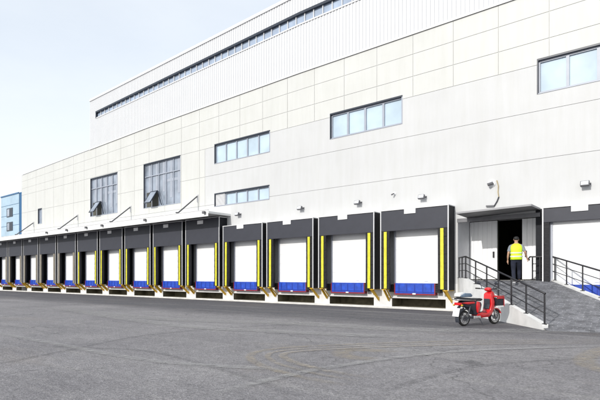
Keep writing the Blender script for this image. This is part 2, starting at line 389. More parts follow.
# roofs, ends and backs
sh = MB(ORG)
sh.quad((XL, D+.03, 11.88), (XR, D+.03, 12.7), (XR, D+34, 12.7), (XL, D+34, 11.88))
sh.box(XW+.01, XL-.01, D+.05, D+30, 4.9, 5.55)
sh.build('roof', M['roof'], wh)
en = MB(ORG)
en.quad((XL, D, 0), (XL, D, 11.9), (XL, D+34, 11.9), (XL, D+34, 0)); en.quad((XR, D, 0), (XR, D, 12.78), (XR, D+34, 12.78), (XR, D+34, 0))
en.quad((XL, D+34, 0), (XR, D+34, 0), (XR, D+34, 12.7), (XL, D+34, 11.9)); en.quad((XW, D, 0), (XW, D, 5.6), (XW, D+30, 5.6), (XW, D+30, 0))
en.build('end_wall', M['white'], wh, fix=False)
cp = MB(ORG)                   # thin cap on top of the panelled wall, left of the upper block
cp.quad((XL-.03, D-.04, 11.9), (XU, D-.04, 12.25), (XU, D-.04, 12.33), (XL-.03, D-.04, 11.98)); cp.quad((XL-.03, D-.04, 11.98), (XU, D-.04, 12.33), (XU, D+.25, 12.33), (XL-.03, D+.25, 11.98))
cp.build('parapet_cap', M['sheet'], wh, fix=False)

# upper block of ribbed sheet, with its long ribbon window
def uz(X, zl, zr, xl=WX(96.5), xr=WX(300)):       # height that rises slightly from left to right
    t = (X-xl)/(xr-xl); t = max(-.05, min(1, t)); return zl+(zr-zl)*t
def lo(X): return roofz(X)+.02
def cb_(X): return uz(X, 14.72, 15.38)
def ct_(X): return uz(X, 15.24, 16.02)
def tp_(X): return uz(X, 16.35, 17.0)
XC0 = WX(96.5); XC1 = 6.0
rib = MB(ORG); pitch = .2
def ribs(f0, f1, xa, xb):
    x = xa
    while x < xb-.01:
        p = [(x, 0), (x+.05, 0), (x+.07, -.03), (x+.16, -.03), (x+.18, 0), (x+.2, 0)]
        for (a, ya), (b, yb) in zip(p[:-1], p[1:]):
            b = min(b, xb); 
            if b <= a: continue
            rib.quad((a, D+ya, f0(a)), (b, D+yb, f0(b)), (b, D+yb, f1(b)), (a, D+ya, f1(a)))
        x += pitch
ribs(lo, cb_, XU, XR); ribs(ct_, tp_, XU, XR); ribs(cb_, ct_, XU, XC0-.02); ribs(cb_, ct_, XC1, XR)
rib.build('ribbed_cladding', M['sheet'], wh, fix=False)
ub = MB(ORG)
ub.quad((XU, D, 12), (XU, D, 16.4), (XU, D+26, 16.4), (XU, D+26, 12)); ub.quad((XR, D, 12), (XR, D, 17), (XR, D+26, 17), (XR, D+26, 12))
ub.quad((XU, D+26, 12), (XR, D+26, 12), (XR, D+26, 17), (XU, D+26, 16.4)); ub.quad((XU, D+.1, 16.35), (XR, D+.1, 17), (XR, D+26, 17), (XU, D+26, 16.35))
ub.quad((XU, D+.35, 12), (XR, D+.35, 12), (XR, D+.35, 17), (XU, D+.35, 16.35))
ub.build('upper_block_shell', M['sheet'], wh, fix=False)
pc = MB(ORG)
xs = [XU, WX(150), WX(200), WX(300), XR]
for a, b in zip(xs, xs[1:]):
    for (y0, y1, h0, h1) in ((D-.08, D-.08, -.02, .16), ):
        pc.quad((a, y0, tp_(a)+h0), (b, y0, tp_(b)+h0), (b, y0, tp_(b)+h1), (a, y0, tp_(a)+h1))
        pc.quad((a, y0, tp_(a)+h1), (b, y0, tp_(b)+h1), (b, D+.3, tp_(b)+h1), (a, D+.3, tp_(a)+h1))
        pc.quad((a, y0, tp_(a)+h0), (b, y0, tp_(b)+h0), (b, D+.02, tp_(b)+h0), (a, D+.02, tp_(a)+h0))
for a, b in zip(xs, xs[1:]):
    pc.quad((a, D-.055, roofz(a)-.03), (b, D-.055, roofz(b)-.03), (b, D-.055, roofz(b)+.05), (a, D-.055, roofz(a)+.05))
    pc.quad((a, D-.055, roofz(a)+.05), (b, D-.055, roofz(b)+.05), (b, D, roofz(b)+.06), (a, D, roofz(a)+.06))
pc.build('parapet_flashing', M['alu'], wh, fix=False)
rw = MB(ORG); rg = MB(ORG); rs = MB(ORG)
seg = [XC0, WX(150), WX(200), WX(300), XC1]
for a, b in zip(seg, seg[1:]):
    rg.quad((a, D+.10, cb_(a)), (b, D+.10, cb_(b)), (b, D+.10, ct_(b)), (a, D+.10, ct_(a)))
    rw.quad((a, D-.06, ct_(a)-.10), (b, D-.06, ct_(b)-.10), (b, D-.06, ct_(b)+.03), (a, D-.06, ct_(a)+.03))
    rw.quad((a, D-.06, ct_(a)-.10), (b, D-.06, ct_(b)-.10), (b, D+.12, ct_(b)-.10), (a, D+.12, ct_(a)-.10))
    rs.quad((a, D-.05, cb_(a)+.03), (b, D-.05, cb_(b)+.03), (b, D+.1, cb_(b)+.03), (a, D+.1, cb_(a)+.03))
    rs.quad((a, D-.05, cb_(a)-.05), (b, D-.05, cb_(b)-.05), (b, D-.05, cb_(b)+.03), (a, D-.05, cb_(a)+.03))
rw.box(XC0-.06, XC0+.04, D-.06, D+.12, cb_(XC0)-.03, ct_(XC0)+.03)
fw = rw.build('window_surround', M['darkframe'], wh, fix=False); rg.build('glass', M['glassc'], fw, fix=False); rs.build('sill', M['alu'], fw, fix=False)
x = XC0+.62
while x < 2: MB(ORG).box(x-.025, x+.025, D+.03, D+.098, cb_(x)+.02, ct_(x)-.09).build('mullion', M['alu'], fw); x += .62

# ordinary windows
def window(key, n, glass, transom=None, louver=False, fr=.05):
    x0, x1, z0, z1 = wins[key]; dep = .16
    s = MB(ORG); t = .045
    for b in ((x0, x0+t, D-.015, D+dep, z0, z1), (x0+t, x1, D-.018, D+dep, z1-t*1.6, z1)): s.box(*b)
    w = s.build('window', M['darkframe'], wh)
    s = MB(ORG); s.box(x1-t, x1, D-.012, D+dep, z0, z1-t*1.62); s.box(x0+t, x1-t-.002, D-.02, D+dep, z0, z0+t*.7); s.build('sill', M['mull'], w)
    a, b, c, d = x0+t, x1-t, z0+t*.7, z1-t*1.6
    MB(ORG).quad((a, D+dep-.02, c), (b, D+dep-.02, c), (b, D+dep-.02, d), (a, D+dep-.02, d)).build('glass', glass, w, fix=False)
    f = MB(ORG); f.box(a, b, D+dep-.08, D+dep-.025, c, c+fr); f.box(a, b, D+dep-.08, D+dep-.025, d-fr, d)
    for i in range(n+1):
        x = a+(b-a)*i/n; xa = max(a, x-fr*.8); xb = min(b, x+fr*.8); f.box(xa, xb, D+dep-.082, D+dep-.026, c+fr, d-fr)
    if transom: f.box(a+.01, b-.01, D+dep-.10, D+dep-.024, transom-.03, transom+.03)
    f.build('window_frame', M['mull'], w)
    return w, a, b, c, d
window('w1', 4, M['glass'], fr=.07); window('w2', 4, M['glass'], fr=.07); window('w3', 5, M['glass']); 
w, a, b, c, d = window('w4', 5, M['glass'])
lv = MB(ORG)
for i in range(9): lv.box(a+.03, a+(b-a)/5-.05, D+.04, D+.09, c+.03+i*.082, c+.09+i*.082)
lv.build('louvre', M['alu'], w)
window('w7', 1, M['glassd'])
for key in ('w5', 'w6'):
    w, a, b, c, d = window(key, 5, M['glassd'], transom=8.9, fr=.035)
    pw = (b-a)/5
    # curtains and blinds standing just in front of the glass inside are seen as pale upright bands
    cu = MB(ORG)
    for q in range(5):
        cu.box(a+pw*q+.42, a+pw*q+.68, D+.128, D+.136, c+.5+.25*((q*7) % 3), d-.08)
    cu.box(a+pw*3+.05, a+pw*5-.05, D+.126, D+.134, 8.25, 8.45)
    cu.build('blind', M['mull'], w)
    # top-hung sash standing open in the second light
    hx0, hx1, hz = a+pw*1+.02, a+pw*2-.02, c+1.12; ang = R(33); L_ = 1.1
    Mx = Matrix.Translation((0, D-.02, hz)) @ Matrix.Rotation(-ang, 4, 'X')
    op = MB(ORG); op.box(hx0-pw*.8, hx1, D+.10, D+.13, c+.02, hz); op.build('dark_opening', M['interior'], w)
    sf = MB(ORG); 
    for bx in ((hx0, hx0+.06, -.03, .03, -L_, 0), (hx1-.06, hx1, -.03, .03, -L_, 0), (hx0, hx1, -.03, .03, -.06, 0), (hx0, hx1, -.03, .03, -L_, -L_+.06)): sf.box(*bx, M=Mx)
    so = sf.build('open_sash', M['darkframe'], w)
    MB(ORG).box(hx0+.06, hx1-.06, -.012, .012, -L_+.06, -.06, M=Mx).build('glass', M['glassd'], so)
    st = MB(ORG).bar((hx1+.02, D-.02, hz), (hx1+.5, D-.03, c+.05), .05).build('sash_stay', M['darkframe'], w)

# dock doors (panelled), reveals and pits
def dock_door(cx, hw0, hw1, name='dock_door', y=D-.12):
    d = MB(ORG)
    z = 1.21
    while z < 3.85:
        z1 = min(z+.52, 3.9); d.box(cx-hw0, cx+hw1, y, y+.05, z, z1-.004); d.box(cx-hw0+.03, cx+hw1-.03, y-.003, y, z+.03, z1-.035); z = z1
    o = d.build(name, M['door'], wh, bevel=.004)
    r = MB(ORG)
    for a, b in ((cx-hw0-.10, cx-hw0-.003), (cx+hw1+.003, cx+hw1+.10)): r.box(a, b, y-.035, D-.002, 1.2, 4.0)
    r.box(cx-hw0-.003, cx+hw1+.003, y-.03, D-.002, 3.903, 4.0); r.build('door_frame', M['reveal'], o)
    b = MB(ORG); b.box(cx+.3, cx+.46, y-.024, y-.004, 1.30, 1.33); b.build('door_handle', M['alu'], o)
def pit(cx):
    p = MB(ORG); x0, x1, z0, z1, y1 = cx-1.42, cx+1.26, .1, .5, D+1.0
    p.quad((x0, D, z0), (x0, y1, z0), (x0, y1, z1), (x0, D, z1)); p.quad((x1, D, z0), (x1, y1, z0), (x1, y1, z1), (x1, D, z1))
    p.quad((x0, D, z0), (x1, D, z0), (x1, y1, z0), (x0, y1, z0)); p.quad((x0, D, z1), (x1, D, z1), (x1, y1, z1), (x0, y1, z1)); p.quad((x0, y1, z0), (x1, y1, z0), (x1, y1, z1), (x0, y1, z1))
    p.build('tail_lift_pit', M['pit'], wh, fix=False)
for cx in DOCKS: dock_door(cx, 1.13, 1.13); pit(cx)
dock_door(CR, 1.1, 1.1, y=D-.06)

# recessed doorway bay with two sliding doors
YB = D+1.4
by = MB(ORG)
by.quad((BX0, D, 0), (BX0, YB, 0), (BX0, YB, 4.02), (BX0, D, 4.02)); by.quad((BX1, D, 0), (BX1, YB, 0), (BX1, YB, 4.02), (BX1, D, 4.02))
by.quad((BX0, D, 4.02), (BX1, D, 4.02), (BX1, YB, 4.02), (BX0, YB, 4.02))
by.build('doorway_reveal', M['baywall'], wh, fix=False)
OX0, OX1 = WX(497.5, YB), WX(522.5, YB)
bf = MB(ORG).box(BX0, BX1, D+.001, YB+6, 1.2, 1.36).build('doorway_floor', M['curb'], wh)
MB(ORG).box(OX0, OX1, YB+.1, YB+.16, 3.98, 4.02).build('door_lintel', M['awning'], wh)
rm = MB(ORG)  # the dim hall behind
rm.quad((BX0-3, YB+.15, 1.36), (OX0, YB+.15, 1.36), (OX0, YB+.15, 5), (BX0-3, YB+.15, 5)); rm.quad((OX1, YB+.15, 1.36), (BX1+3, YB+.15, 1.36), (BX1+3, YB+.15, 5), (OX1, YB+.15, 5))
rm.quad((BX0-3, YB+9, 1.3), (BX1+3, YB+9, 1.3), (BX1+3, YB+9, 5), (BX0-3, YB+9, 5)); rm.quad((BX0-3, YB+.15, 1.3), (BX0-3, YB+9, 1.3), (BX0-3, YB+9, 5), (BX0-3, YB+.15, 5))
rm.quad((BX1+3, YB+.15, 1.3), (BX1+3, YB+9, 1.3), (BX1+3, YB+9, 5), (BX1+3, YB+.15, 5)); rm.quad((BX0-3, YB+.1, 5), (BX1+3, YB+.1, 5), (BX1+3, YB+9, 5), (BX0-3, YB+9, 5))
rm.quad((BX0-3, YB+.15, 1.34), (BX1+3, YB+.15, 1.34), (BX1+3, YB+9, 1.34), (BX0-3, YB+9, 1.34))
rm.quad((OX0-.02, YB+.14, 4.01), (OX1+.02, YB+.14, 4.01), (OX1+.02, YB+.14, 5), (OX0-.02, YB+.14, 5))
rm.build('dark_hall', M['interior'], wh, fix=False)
def slide_door(x0, x1, y, name='sliding_door', hx=None):
    s = MB(ORG); x = x0; n = max(2, round((x1-x0)/.2)); p = (x1-x0)/n
    for i in range(n):
        a = x0+i*p; s.box(a+.004, a+p-.03, y-.035, y+.02, 1.40, 3.98); s.box(a+p-.03, a+p+.004, y-.02, y+.02, 1.40, 3.98)
    o = s.build(name, M['door'], wh, bevel=.006)
    MB(ORG).box(hx-.035, hx+.035, y-.08, y-.036, 2.35, 2.62).build('door_handle', M['railblk'], o)
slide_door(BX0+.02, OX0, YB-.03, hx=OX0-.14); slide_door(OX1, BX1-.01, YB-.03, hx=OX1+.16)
MB(ORG).box(BX1, BX1+.25, D-.05, D+.02, 1.36, 4.16).build('door_post', M['black'], wh)

# grey awning above the doorway
aw = empty('door_awning', (-6.75, D, 4.1)); tag(aw, 'dark grey metal awning over the open sliding doors', 'awning')
O = aw.location; ya = D-1.25
s = MB(O); s.quad((-8.2, ya, 4.09), (-5.32, ya, 4.16), (-5.32, D, 4.13), (-8.2, D, 4.02)); s.quad((-8.2, ya, 4.13), (-5.32, ya, 4.2), (-5.32, D, 4.2), (-8.2, D, 4.1))
s.build('awning_panel', M['awning'], aw, fix=False)
s = MB(O); s.bar((-8.2, ya, 4.12), (-5.32, ya, 4.19), .03, .07); s.bar((-8.2, ya, 4.12), (-8.2, D, 4.06), .03, .07); s.bar((-5.32, ya, 4.19), (-5.32, D, 4.165), .03, .07)
s.build('edge_trim', M['awnedge'], aw)
s = MB(O); s.box(-8.64, -5.3, D-.10, D-.003, 3.86, 4.02); s.build('shaded_lintel', M['awning'], aw)  # bay lintel strip; its shadow is put in as dark grey colour

# ------------------------------------------------------------------ dock shelters
def make_shelter(ztop, name='dock_shelter', dep=.65, hw=1.665, stripes=True, pz=0, zb=3.62, cw=.48, sm='yellow', sw=.075):
    t = empty(name, (0, D, 0)); y = D-dep; o = (0, D, 0)
    h = MB(o); h.box(-hw+.03, hw-.03, y, y+.05, zb, ztop)
    h.box(-hw+.03, hw-.03, y+.05, D-.004, ztop-.03, ztop)
    h.build('header', M['header'], t, bevel=.012)
    for sg in (-1, 1):
        xa, xb = (-hw+.03, -hw+cw) if sg < 0 else (hw-cw, hw-.03)
        p = MB(o); n = 7; zz = .94; st = (zb-.94)/n
        p.box(xa, xb, y+.015, y+.12, .94, zb-.002)
        for i in range(n if stripes else 0):                                     # overlapping wear pleats down the curtain
            z0 = .94+i*st; p.quad((xa+.01, y+.010, z0+st), (xb-.01, y+.010, z0+st), (xb-.01, y-.002, z0+.01), (xa+.01, y-.002, z0+.01)); p.quad((xa+.01, y-.002, z0+.01), (xb-.01, y-.002, z0+.01), (xb-.01, y+.014, z0), (xa+.01, y+.014, z0))
        pd = p.build('side_curtain', M['pad'], t, fix=False)
        if stripes:
            xc = (xa+xb)/2-.02*sg; s = MB(o).box(xc-sw, xc+sw, y-.03, y-.019, .96, zb-.02).build('visibility_stripe', M[sm], pd)
        xs0, xs1 = (-hw, -hw+.028) if sg < 0 else (hw-.028, hw)
        MB(o).box(xs0, xs1, y+.03, D-.004, .92, ztop+.01).build('side_wall', M['black'], t)
        tr = MB(o).box(xs0-.008, xs1+.012, y-.012, y+.028, .92, ztop+.02).build('corner_trim', M['alu'], t, bevel=.004)
        if stripes:
            xc = hw*sg-.15*sg
            b = MB(o); b.bar((xc, y+.04, .93), (xc+.05*sg, D-.03, .40), .13, .035, up=(1, 0, 0)); b.bar((xc-.12*sg, y+.06, .93), (xc-.06*sg, D-.03, .5), .05, .035, up=(1, 0, 0))
            b.box(xc-.10, xc+.13, y+.02, D-.02, .895, .925)
            b.build('support_bracket', M['orange'], t)
    MB(o).box(-hw-.02, hw+.02, y-.02, D-.006, ztop+.021, ztop+.06).build('top_trim', M['alu'], t)
    MB(o).box(-.42, .14, y-.03, y-.003, ztop-.19-pz, ztop+.035-pz).build('number_plate', M['plate'], t)
    return t
def bumpers(t):
    pass
ordn = ['first', 'second', 'third', 'fourth', 'fifth', 'sixth', 'seventh', 'eighth', 'ninth', 'tenth', 'eleventh', 'twelfth', 'thirteenth', 'fourteenth']
protoB = make_shelter(4.55); protoA = make_shelter(5.17, pz=.10); protoC = make_shelter(5.17, pz=.10, sm='beige', sw=.17)
for k, cx in enumerate(DOCKS):
    if k == 0: t = protoB
    elif k < 4: t = copy_tree(protoB)
    elif k == 4: t = protoA
    elif k < 9: t = copy_tree(protoA)
    elif k == 9: t = protoC
    else: t = copy_tree(protoC)
    t.location = (cx, D, 0)
    for ch in kids(t):
        if ch.name.startswith('side_curtain'): ch.rotation_euler = (R(random.uniform(-.25, .1)), R(random.uniform(-.22, .22)), 0)
    if k < 4: lab = ['black dock shelter beside the doorway bay, first in the row left of the ramp', 'black dock shelter with yellow stripes, second left of the doorway bay', 'black dock shelter with yellow stripes, third left of the doorway bay', 'last low-header dock shelter before the taller ones under the canopy'][k]
    elif k == 4: lab = 'tall-header black dock shelter at the right end of the white canopy'
    elif k == 13: lab = 'leftmost tall-header dock shelter, cut by the edge of the photo'
    else: lab = 'tall-header dock shelter with %s stripes under the white canopy, %s from its right end' % ('yellow' if k < 9 else 'faded beige', ordn[k-4])
    tag(t, lab, 'dock shelter', 'dock shelters along the warehouse')
t = make_shelter(4.13, dep=.28, hw=1.42, stripes=False, zb=3.6, cw=.24); t.location = (CR, D, 0)
tag(t, 'shallow dark dock surround over the door right of the ramp', 'dock shelter', 'dock shelters along the warehouse')

def make_leveler():
    t = empty('dock_leveler', (0, D, 0)); o = (0, D, 0); c = -.14
    l = MB(o); l.box(c-.97, c+.97, D-.24, D-.19, .74, 1.19)
    l.box(c-.97, c+.97, D-.24, D-.004, 1.19, 1.215)
    lp = l.build('lip_plate', M['blue'], t, bevel=.006)
    r = MB(o)
    for i in range(5): r.box(c-.8+i*.4, c-.76+i*.4, D-.252, D-.241, .78, 1.15)
    r.box(c-.96, c+.96, D-.255, D-.241, .80, .83); r.build('stiffener', M['bluedk'], lp)
    f = MB(o); f.box(c-1.02, c-.972, D-.25, D-.004, .68, 1.2); f.box(c+.972, c+1.02, D-.25, D-.004, .68, 1.2); f.box(c-.972, c+.972, D-.25, D-.004, .68, .735)
    f.build('frame', M['redp'], t)
    MB(o).box(c-.08, c+.08, D-.265, D-.251, .70, .76).build('catch', M['plate'], t)
    for sg in (-1, 1):
        b = MB(o)
        for i in range(4): b.box(c+sg*1.15-.11, c+sg*1.15+.11, D-.30, D-.006, .80+i*.09, .885+i*.09)
        b.build('rubber_bumper', M['rubber'], t, bevel=.01)
    return t
pl = make_leveler()
for k, cx in enumerate(DOCKS):
    t = pl if k == 0 else copy_tree(pl); t.location = (cx, D, 0)
    tag(t, 'blue dock leveller lip below the white door, %s dock left of the doorway' % ordn[k], 'dock leveller', 'blue dock levellers')
t = copy_tree(pl); t.location = (CR+.14, D, 0)
tag(t, 'blue dock leveller lip seen through the railing right of the ramp', 'dock leveller', 'blue dock levellers')

# ------------------------------------------------------------------ white canopy over the far docks
XCr = -23.25; yo = D-1.72
cn = empty('dock_canopy', ((XW+XCr)/2, D, 5.3)); tag(cn, 'long thin white canopy on slanting rods above the far docks', 'canopy'); O = cn.location
s = MB(O); s.box(XW, XCr, yo, D-.004, 5.30, 5.40); s.build('canopy_slab', M['slab'], cn)
s = MB(O); s.box(XW, XCr, yo-.03, yo-.002, 5.13, 5.50); s.build('fascia', M['slab'], cn)
s = MB(O); s.box(XW, XCr, yo-.05, yo+.02, 5.502, 5.525); s.build('edge_flashing', M['alu'], cn)
s = MB(O); s.box(XCr+.002, XCr+.05, yo-.03, D-.004, 5.29, 5.42); s.build('end_fascia', M['slab'], cn)
for px in (198, 131, 78, 34):
    X = WX(px); s = MB(O); s.tube([(X, D-.03, 6.86), (X, yo+.02, 5.5)], .045, 8); ro = s.build('tension_rod', M['rod'], cn)
    MB(O).box(X-.05, X+.05, D-.07, D-.004, 6.45, 6.95).build('wall_bracket', M['alu'], ro)
    MB(O).box(X-.06, X+.06, yo-.03, yo+.12, 5.56, 5.62).build('end_clamp', M['rod'], ro)

# ------------------------------------------------------------------ flood lamps
def make_lamp():
    t = empty('flood_lamp'); 
    Mx = Matrix.Translation((0, -.20, 0)) @ Matrix.Rotation(R(-20), 4, 'X')
    s = MB(); s.box(-.15, .15, -.06, .05, -.10, .10, M=Mx); s.build('housing', M['lamp'], t, bevel=.012)
    s = MB(); s.box(-.125, .125, -.072, -.061, -.075, .075, M=Mx); s.build('lens', M['lens'], t)
    s = MB(); s.bar((-.16, -.18, 0), (-.16, -.02, .02), .02); s.bar((.16, -.18, 0), (.16, -.02, .02), .02); s.box(-.17, .17, -.02, -.003, -.01, .05); s.build('mounting_arm', M['lamp'], t)
    return t
lp0 = None
spots = [(239.5, 214.5, 'above the fourth dock left of the doorway'), (302, 208.5, 'above the third dock left of the doorway'), (359.3, 203, 'above the second dock left of the doorway'), (423.4, 197.5, 'above the dock nearest the doorway'), (586, 184.5, 'above the dock right of the doorway')]
for px, py, w in spots:
    if lp0 is None: lp0 = t = make_lamp()
    else: t = copy_tree(lp0)
    t.location = (WX(px), D, WZ(px, py)); tag(t, 'small grey flood lamp on the white wall ' + w, 'flood lamp', 'flood lamps on the warehouse wall')
cl0 = None
for i, px in enumerate((205, 146, 103, 87, 67.5, 47.5)):
    if cl0 is None:
        t = cl0 = empty('canopy_lamp'); s = MB(); s.box(-.10, .10, -.16, -.04, -.09, .06); s.build('housing', M['lamp'], t, bevel=.01); MB().box(-.03, .03, -.04, 0, -.02, .03).build('mounting_arm', M['lamp'], t)
    else: t = copy_tree(cl0)
    t.location = (WX(px, yo-.03), yo-.033, 5.37); tag(t, 'tiny dark lamp on the white canopy edge, %s from its right end' % ordn[i], 'lamp', 'lamps along the canopy edge')

# cameras and cable on the wall
def camr(px, py, lab, s_=1):
    t = empty('security_camera', (WX(px), D, WZ(px, py))); tag(t, lab, 'security camera')
    MB().lathe([(.001, -.001), (.13*s_, -.001), (.13*s_, -.03), (.001, -.03)], (0, 0, 0), 'y', 16).build('mounting_plate', M['plate'], t, fix=True)
    MB().tube([(0, -.03, 0), (0, -.12, -.02)], .02).build('mounting_arm', M['plate'], t)
    MB().tube([(-.09*s_, -.20, -.07), (.06*s_, -.10, .0)], .055*s_, 12).build('housing', M['lamp'], t, smooth=False)
camr(492, 183.5, 'dark security camera on a round white base above the awning', 1.2)
camr(394.5, 193.8, 'small security camera on the wall between two flood lamps', .6)
t = empty('wall_cable', (WX(497), D, WZ(497, 190))); tag(t, 'rusty cable hanging down the white wall to a short dark bar above the awning', 'cable'); O = t.location
P = [(WX(a), D-.03, WZ(a, b)) for a, b in ((497, 180.5), (498.6, 186), (498.2, 192), (499, 197), (497.5, 201), (494.5, 206))]
MB(O).tube(P[:4], .02, 6).build('rusty_conduit', M['rust'], t); MB(O).tube(P[3:], .025, 6).build('grey_cable', M['rod'], t)
a = (WX(486.5), D-.05, WZ(486.5, 206.3)); b = (WX(494.5), D-.05, WZ(494.5, 206)); MB(O).bar(a, b, .05, .06).build('dark_bar', M['lamp'], t)

# ------------------------------------------------------------------ ramp
Z0 = 1.36
L0 = Vector((-7.8, 19.85, Z0)); R0 = Vector((-4.93, 21.05, Z0)); dv = Vector((.66, -.75, 0)).normalized()
L1 = L0+dv*6.35; L1.z = 0.0; R1 = R0+dv*6.6; R1.z = 0.0
rp = empty('loading_ramp', (-5, 18.5, 0)); tag(rp, 'dark paved ramp with white side walls climbing to the open doors', 'ramp'); O = rp.location
nS = 12
s = MB(O)
for i in range(nS):
    a, b = i/nS, (i+1)/nS
    s.quad(L0.lerp(L1, a), R0.lerp(R1, a), R0.lerp(R1, b), L0.lerp(L1, b))
W0 = Vector((BX0+.02, D-.002, Z0)); 
s.quad(W0, (BX1+.6, D-.002, Z0), R0, L0)
e1 = L1+dv*.5; e2 = R1+dv*.5; e1.z = e2.z = -.06; s.quad(L1, R1, e2, e1)
s.build('deck', M['ramp'], rp, fix=False)
def thick_wall(pts, th, side, m, name, par):     # pts: (base xy, top z) along a line; side: unit vector giving the thickness
    w = MB(O); sd = Vector(side)*th
    for (p, zt), (q, zq) in zip(pts, pts[1:]):
        a0 = Vector((p[0], p[1], -.05)); a1 = Vector((p[0], p[1], zt)); b0 = Vector((q[0], q[1], -.05)); b1 = Vector((q[0], q[1], zq))
        w.quad(a0, b0, b1, a1); w.quad(a0+sd, b0+sd, b1+sd, a1+sd); w.quad(a1, b1, b1+sd, a1+sd)
    p, zt = pts[0]; q, zq = pts[-1]
    for r_, z_ in ((p, zt), (q, zq)): w.quad((r_[0], r_[1], -.05), (r_[0]+sd.x, r_[1]+sd.y, -.05), (r_[0]+sd.x, r_[1]+sd.y, z_), (r_[0], r_[1], z_))
    return w.build(name, m, par)
nrm = Vector((.75, .66, 0)).normalized()         # across the ramp, to the right
CUL = [((BX0-.0, D-.004), Z0+.10), ((L0.x-.1, L0.y+.0), Z0+.10), ((L1.x-.02-.25*.66, L1.y+.25*.75), .16), ((L1.x-.05-.2*.66, L1.y+.2*.75), .12)]
thick_wall(CUL, .17, nrm, M['plinth'], 'side_wall', rp)
CUR = [((R0.x-.55, D-.02), Z0+.06), ((R0.x, R0.y), Z0+.06), ((R1.x, R1.y), .10)]
thick_wall(CUR, .17, nrm, M['plinth'], 'side_wall', rp)

def railing(name, line, rail_h, posts, lab, curl=False):
    t = empty(name, line[0]); tag(t, lab, 'railing'); O = Vector(line[0])
    up = Vector((0, 0, rail_h))
    pts = [Vector(p)+up for p in line]
    if curl: pts = [pts[0]+Vector((-.10, -.0, -.14)), pts[0]+Vector((-.13, 0, -.06)), pts[0]+Vector((-.08, 0, 0))]+pts
    MB(O).tube(pts, .03, 8).build('top_rail', M['railblk'], t, smooth=True)
    for fr in (.36, .68):
        u2 = Vector((0, 0, rail_h*fr)); MB(O).tube([Vector(p)+u2 for p in line], .016, 6).build('middle_rail', M['railblk'], t, smooth=True)
    # walk the line for posts
    seg = [(Vector(a), Vector(b)) for a, b in zip(line, line[1:])]
    for s_, f in posts:
        a, b = seg[s_]; p = a.lerp(b, f); MB(O).box(p.x-.022, p.x+.022, p.y-.022, p.y+.022, p.z-.04, p.z+rail_h-.01).box(p.x-.06, p.x+.06, p.y-.06, p.y+.06, p.z-.004, p.z+.012).build('post', M['railblk'], t)
    return t
h2 = nrm*.085
l0 = Vector((BX0+.08, D-.08, Z0+.10)); l1 = Vector((L0.x-.02, L0.y+.03, Z0+.10)); pw_ = Vector(CUL[2][0]+(CUL[2][1],)); l2 = Vector((pw_.x+.06, pw_.y+.05, pw_.z))
railing('ramp_railing', [l0, l1, l2], .87, [(0, .05), (0, .5), (1, 0), (1, .17), (1, .34), (1, .50), (1, .66), (1, .82), (1, .995)], 'black pipe railing on the left ramp wall behind the moped')
r0 = Vector((R0.x-.62, D-.25, Z0+.06)); r1 = Vector((R0.x+.05, R0.y+.02, Z0+.06))+h2*0; r2 = Vector((R1.x+.06, R1.y+.05, .11))
railing('ramp_railing', [r0, r1, r2], .87, [(0, .02), (0, .4), (0, .75), (1, .03), (1, .15), (1, .30), (1, .45), (1, .60), (1, .75), (1, .9), (1, .995)], 'black pipe railing on the right ramp edge with a curled end', curl=True)

# ------------------------------------------------------------------ far blue building
bb = empty('blue_building', (-76, 34, 0)); tag(bb, 'tall pale blue clad building beyond the left end of the warehouse', 'building'); O = bb.location
db = 28.0; bx0, bx1 = WX(1.2, db), WX(19, db); zt = WZ(19, 192.5, db)
MB(O).box(bx0, bx1, db, db+8, 0, zt).build('wall', M['bluebld'], bb)
MB(O).box(bx1+.004, bx1+.9, db+.1, db+8, 0, zt+.02).build('side_wall', M['bluebld2'], bb)
s = MB(O); s.box(bx0-.05, bx1+.05, db-.08, db-.004, zt-.12, zt+.06)
for i in range(1, 9): s.box(bx0, bx1, db-.03, db-.005, zt*i/9-.02, zt*i/9+.02)
s.build('cladding_rail', M['bluebld2'], bb)
for za in (WZ(10, 217, db), WZ(10, 231, db), 3.2):
    w = MB(O).box(WX(7, db), WX(12.8, db), db-.05, db-.006, za, za+1.25).build('window', M['darkframe'], bb)
    MB(O).box(WX(7.6, db), WX(9.7, db), db-.06, db-.052, za+.12, za+1.12).build('pane', M['glassd'], w)
#BEGIN_MP
# ------------------------------------------------------------------ moped
M['mred'] = mat('red_moped_paint', (.62, .012, .016), rough=.28, var=.06, coat=.5)
M['mwhite'] = mat('white_moped_plastic', (.74, .74, .73), rough=.35, var=.04)
M['mblack'] = mat('black_seat_vinyl', (.018, .019, .023), rough=.45, var=.2, nscale=8, bump=.2)
M['mdark'] = mat('dark_plastic', (.03, .034, .045), rough=.45, var=.15)
M['mtyre'] = mat('tyre_rubber', (.022, .021, .020), rough=.85, var=.25, nscale=9, bump=.4)
M['msilver'] = mat('silver_metal', (.55, .55, .55), rough=.32, metal=.8, var=.12)
M['mtail'] = mat('red_tail_lens', (.65, .01, .015), rough=.15)
M['mteal'] = mat('blue_grey_cloth', (.16, .22, .30), rough=.85, var=.2, nscale=9)
mop = empty('moped', (-5.70, 15.58, 0), R(69)); mop.scale = (1.07,)*3
tag(mop, 'red electric moped parked on the asphalt beside the white ramp wall', 'moped')
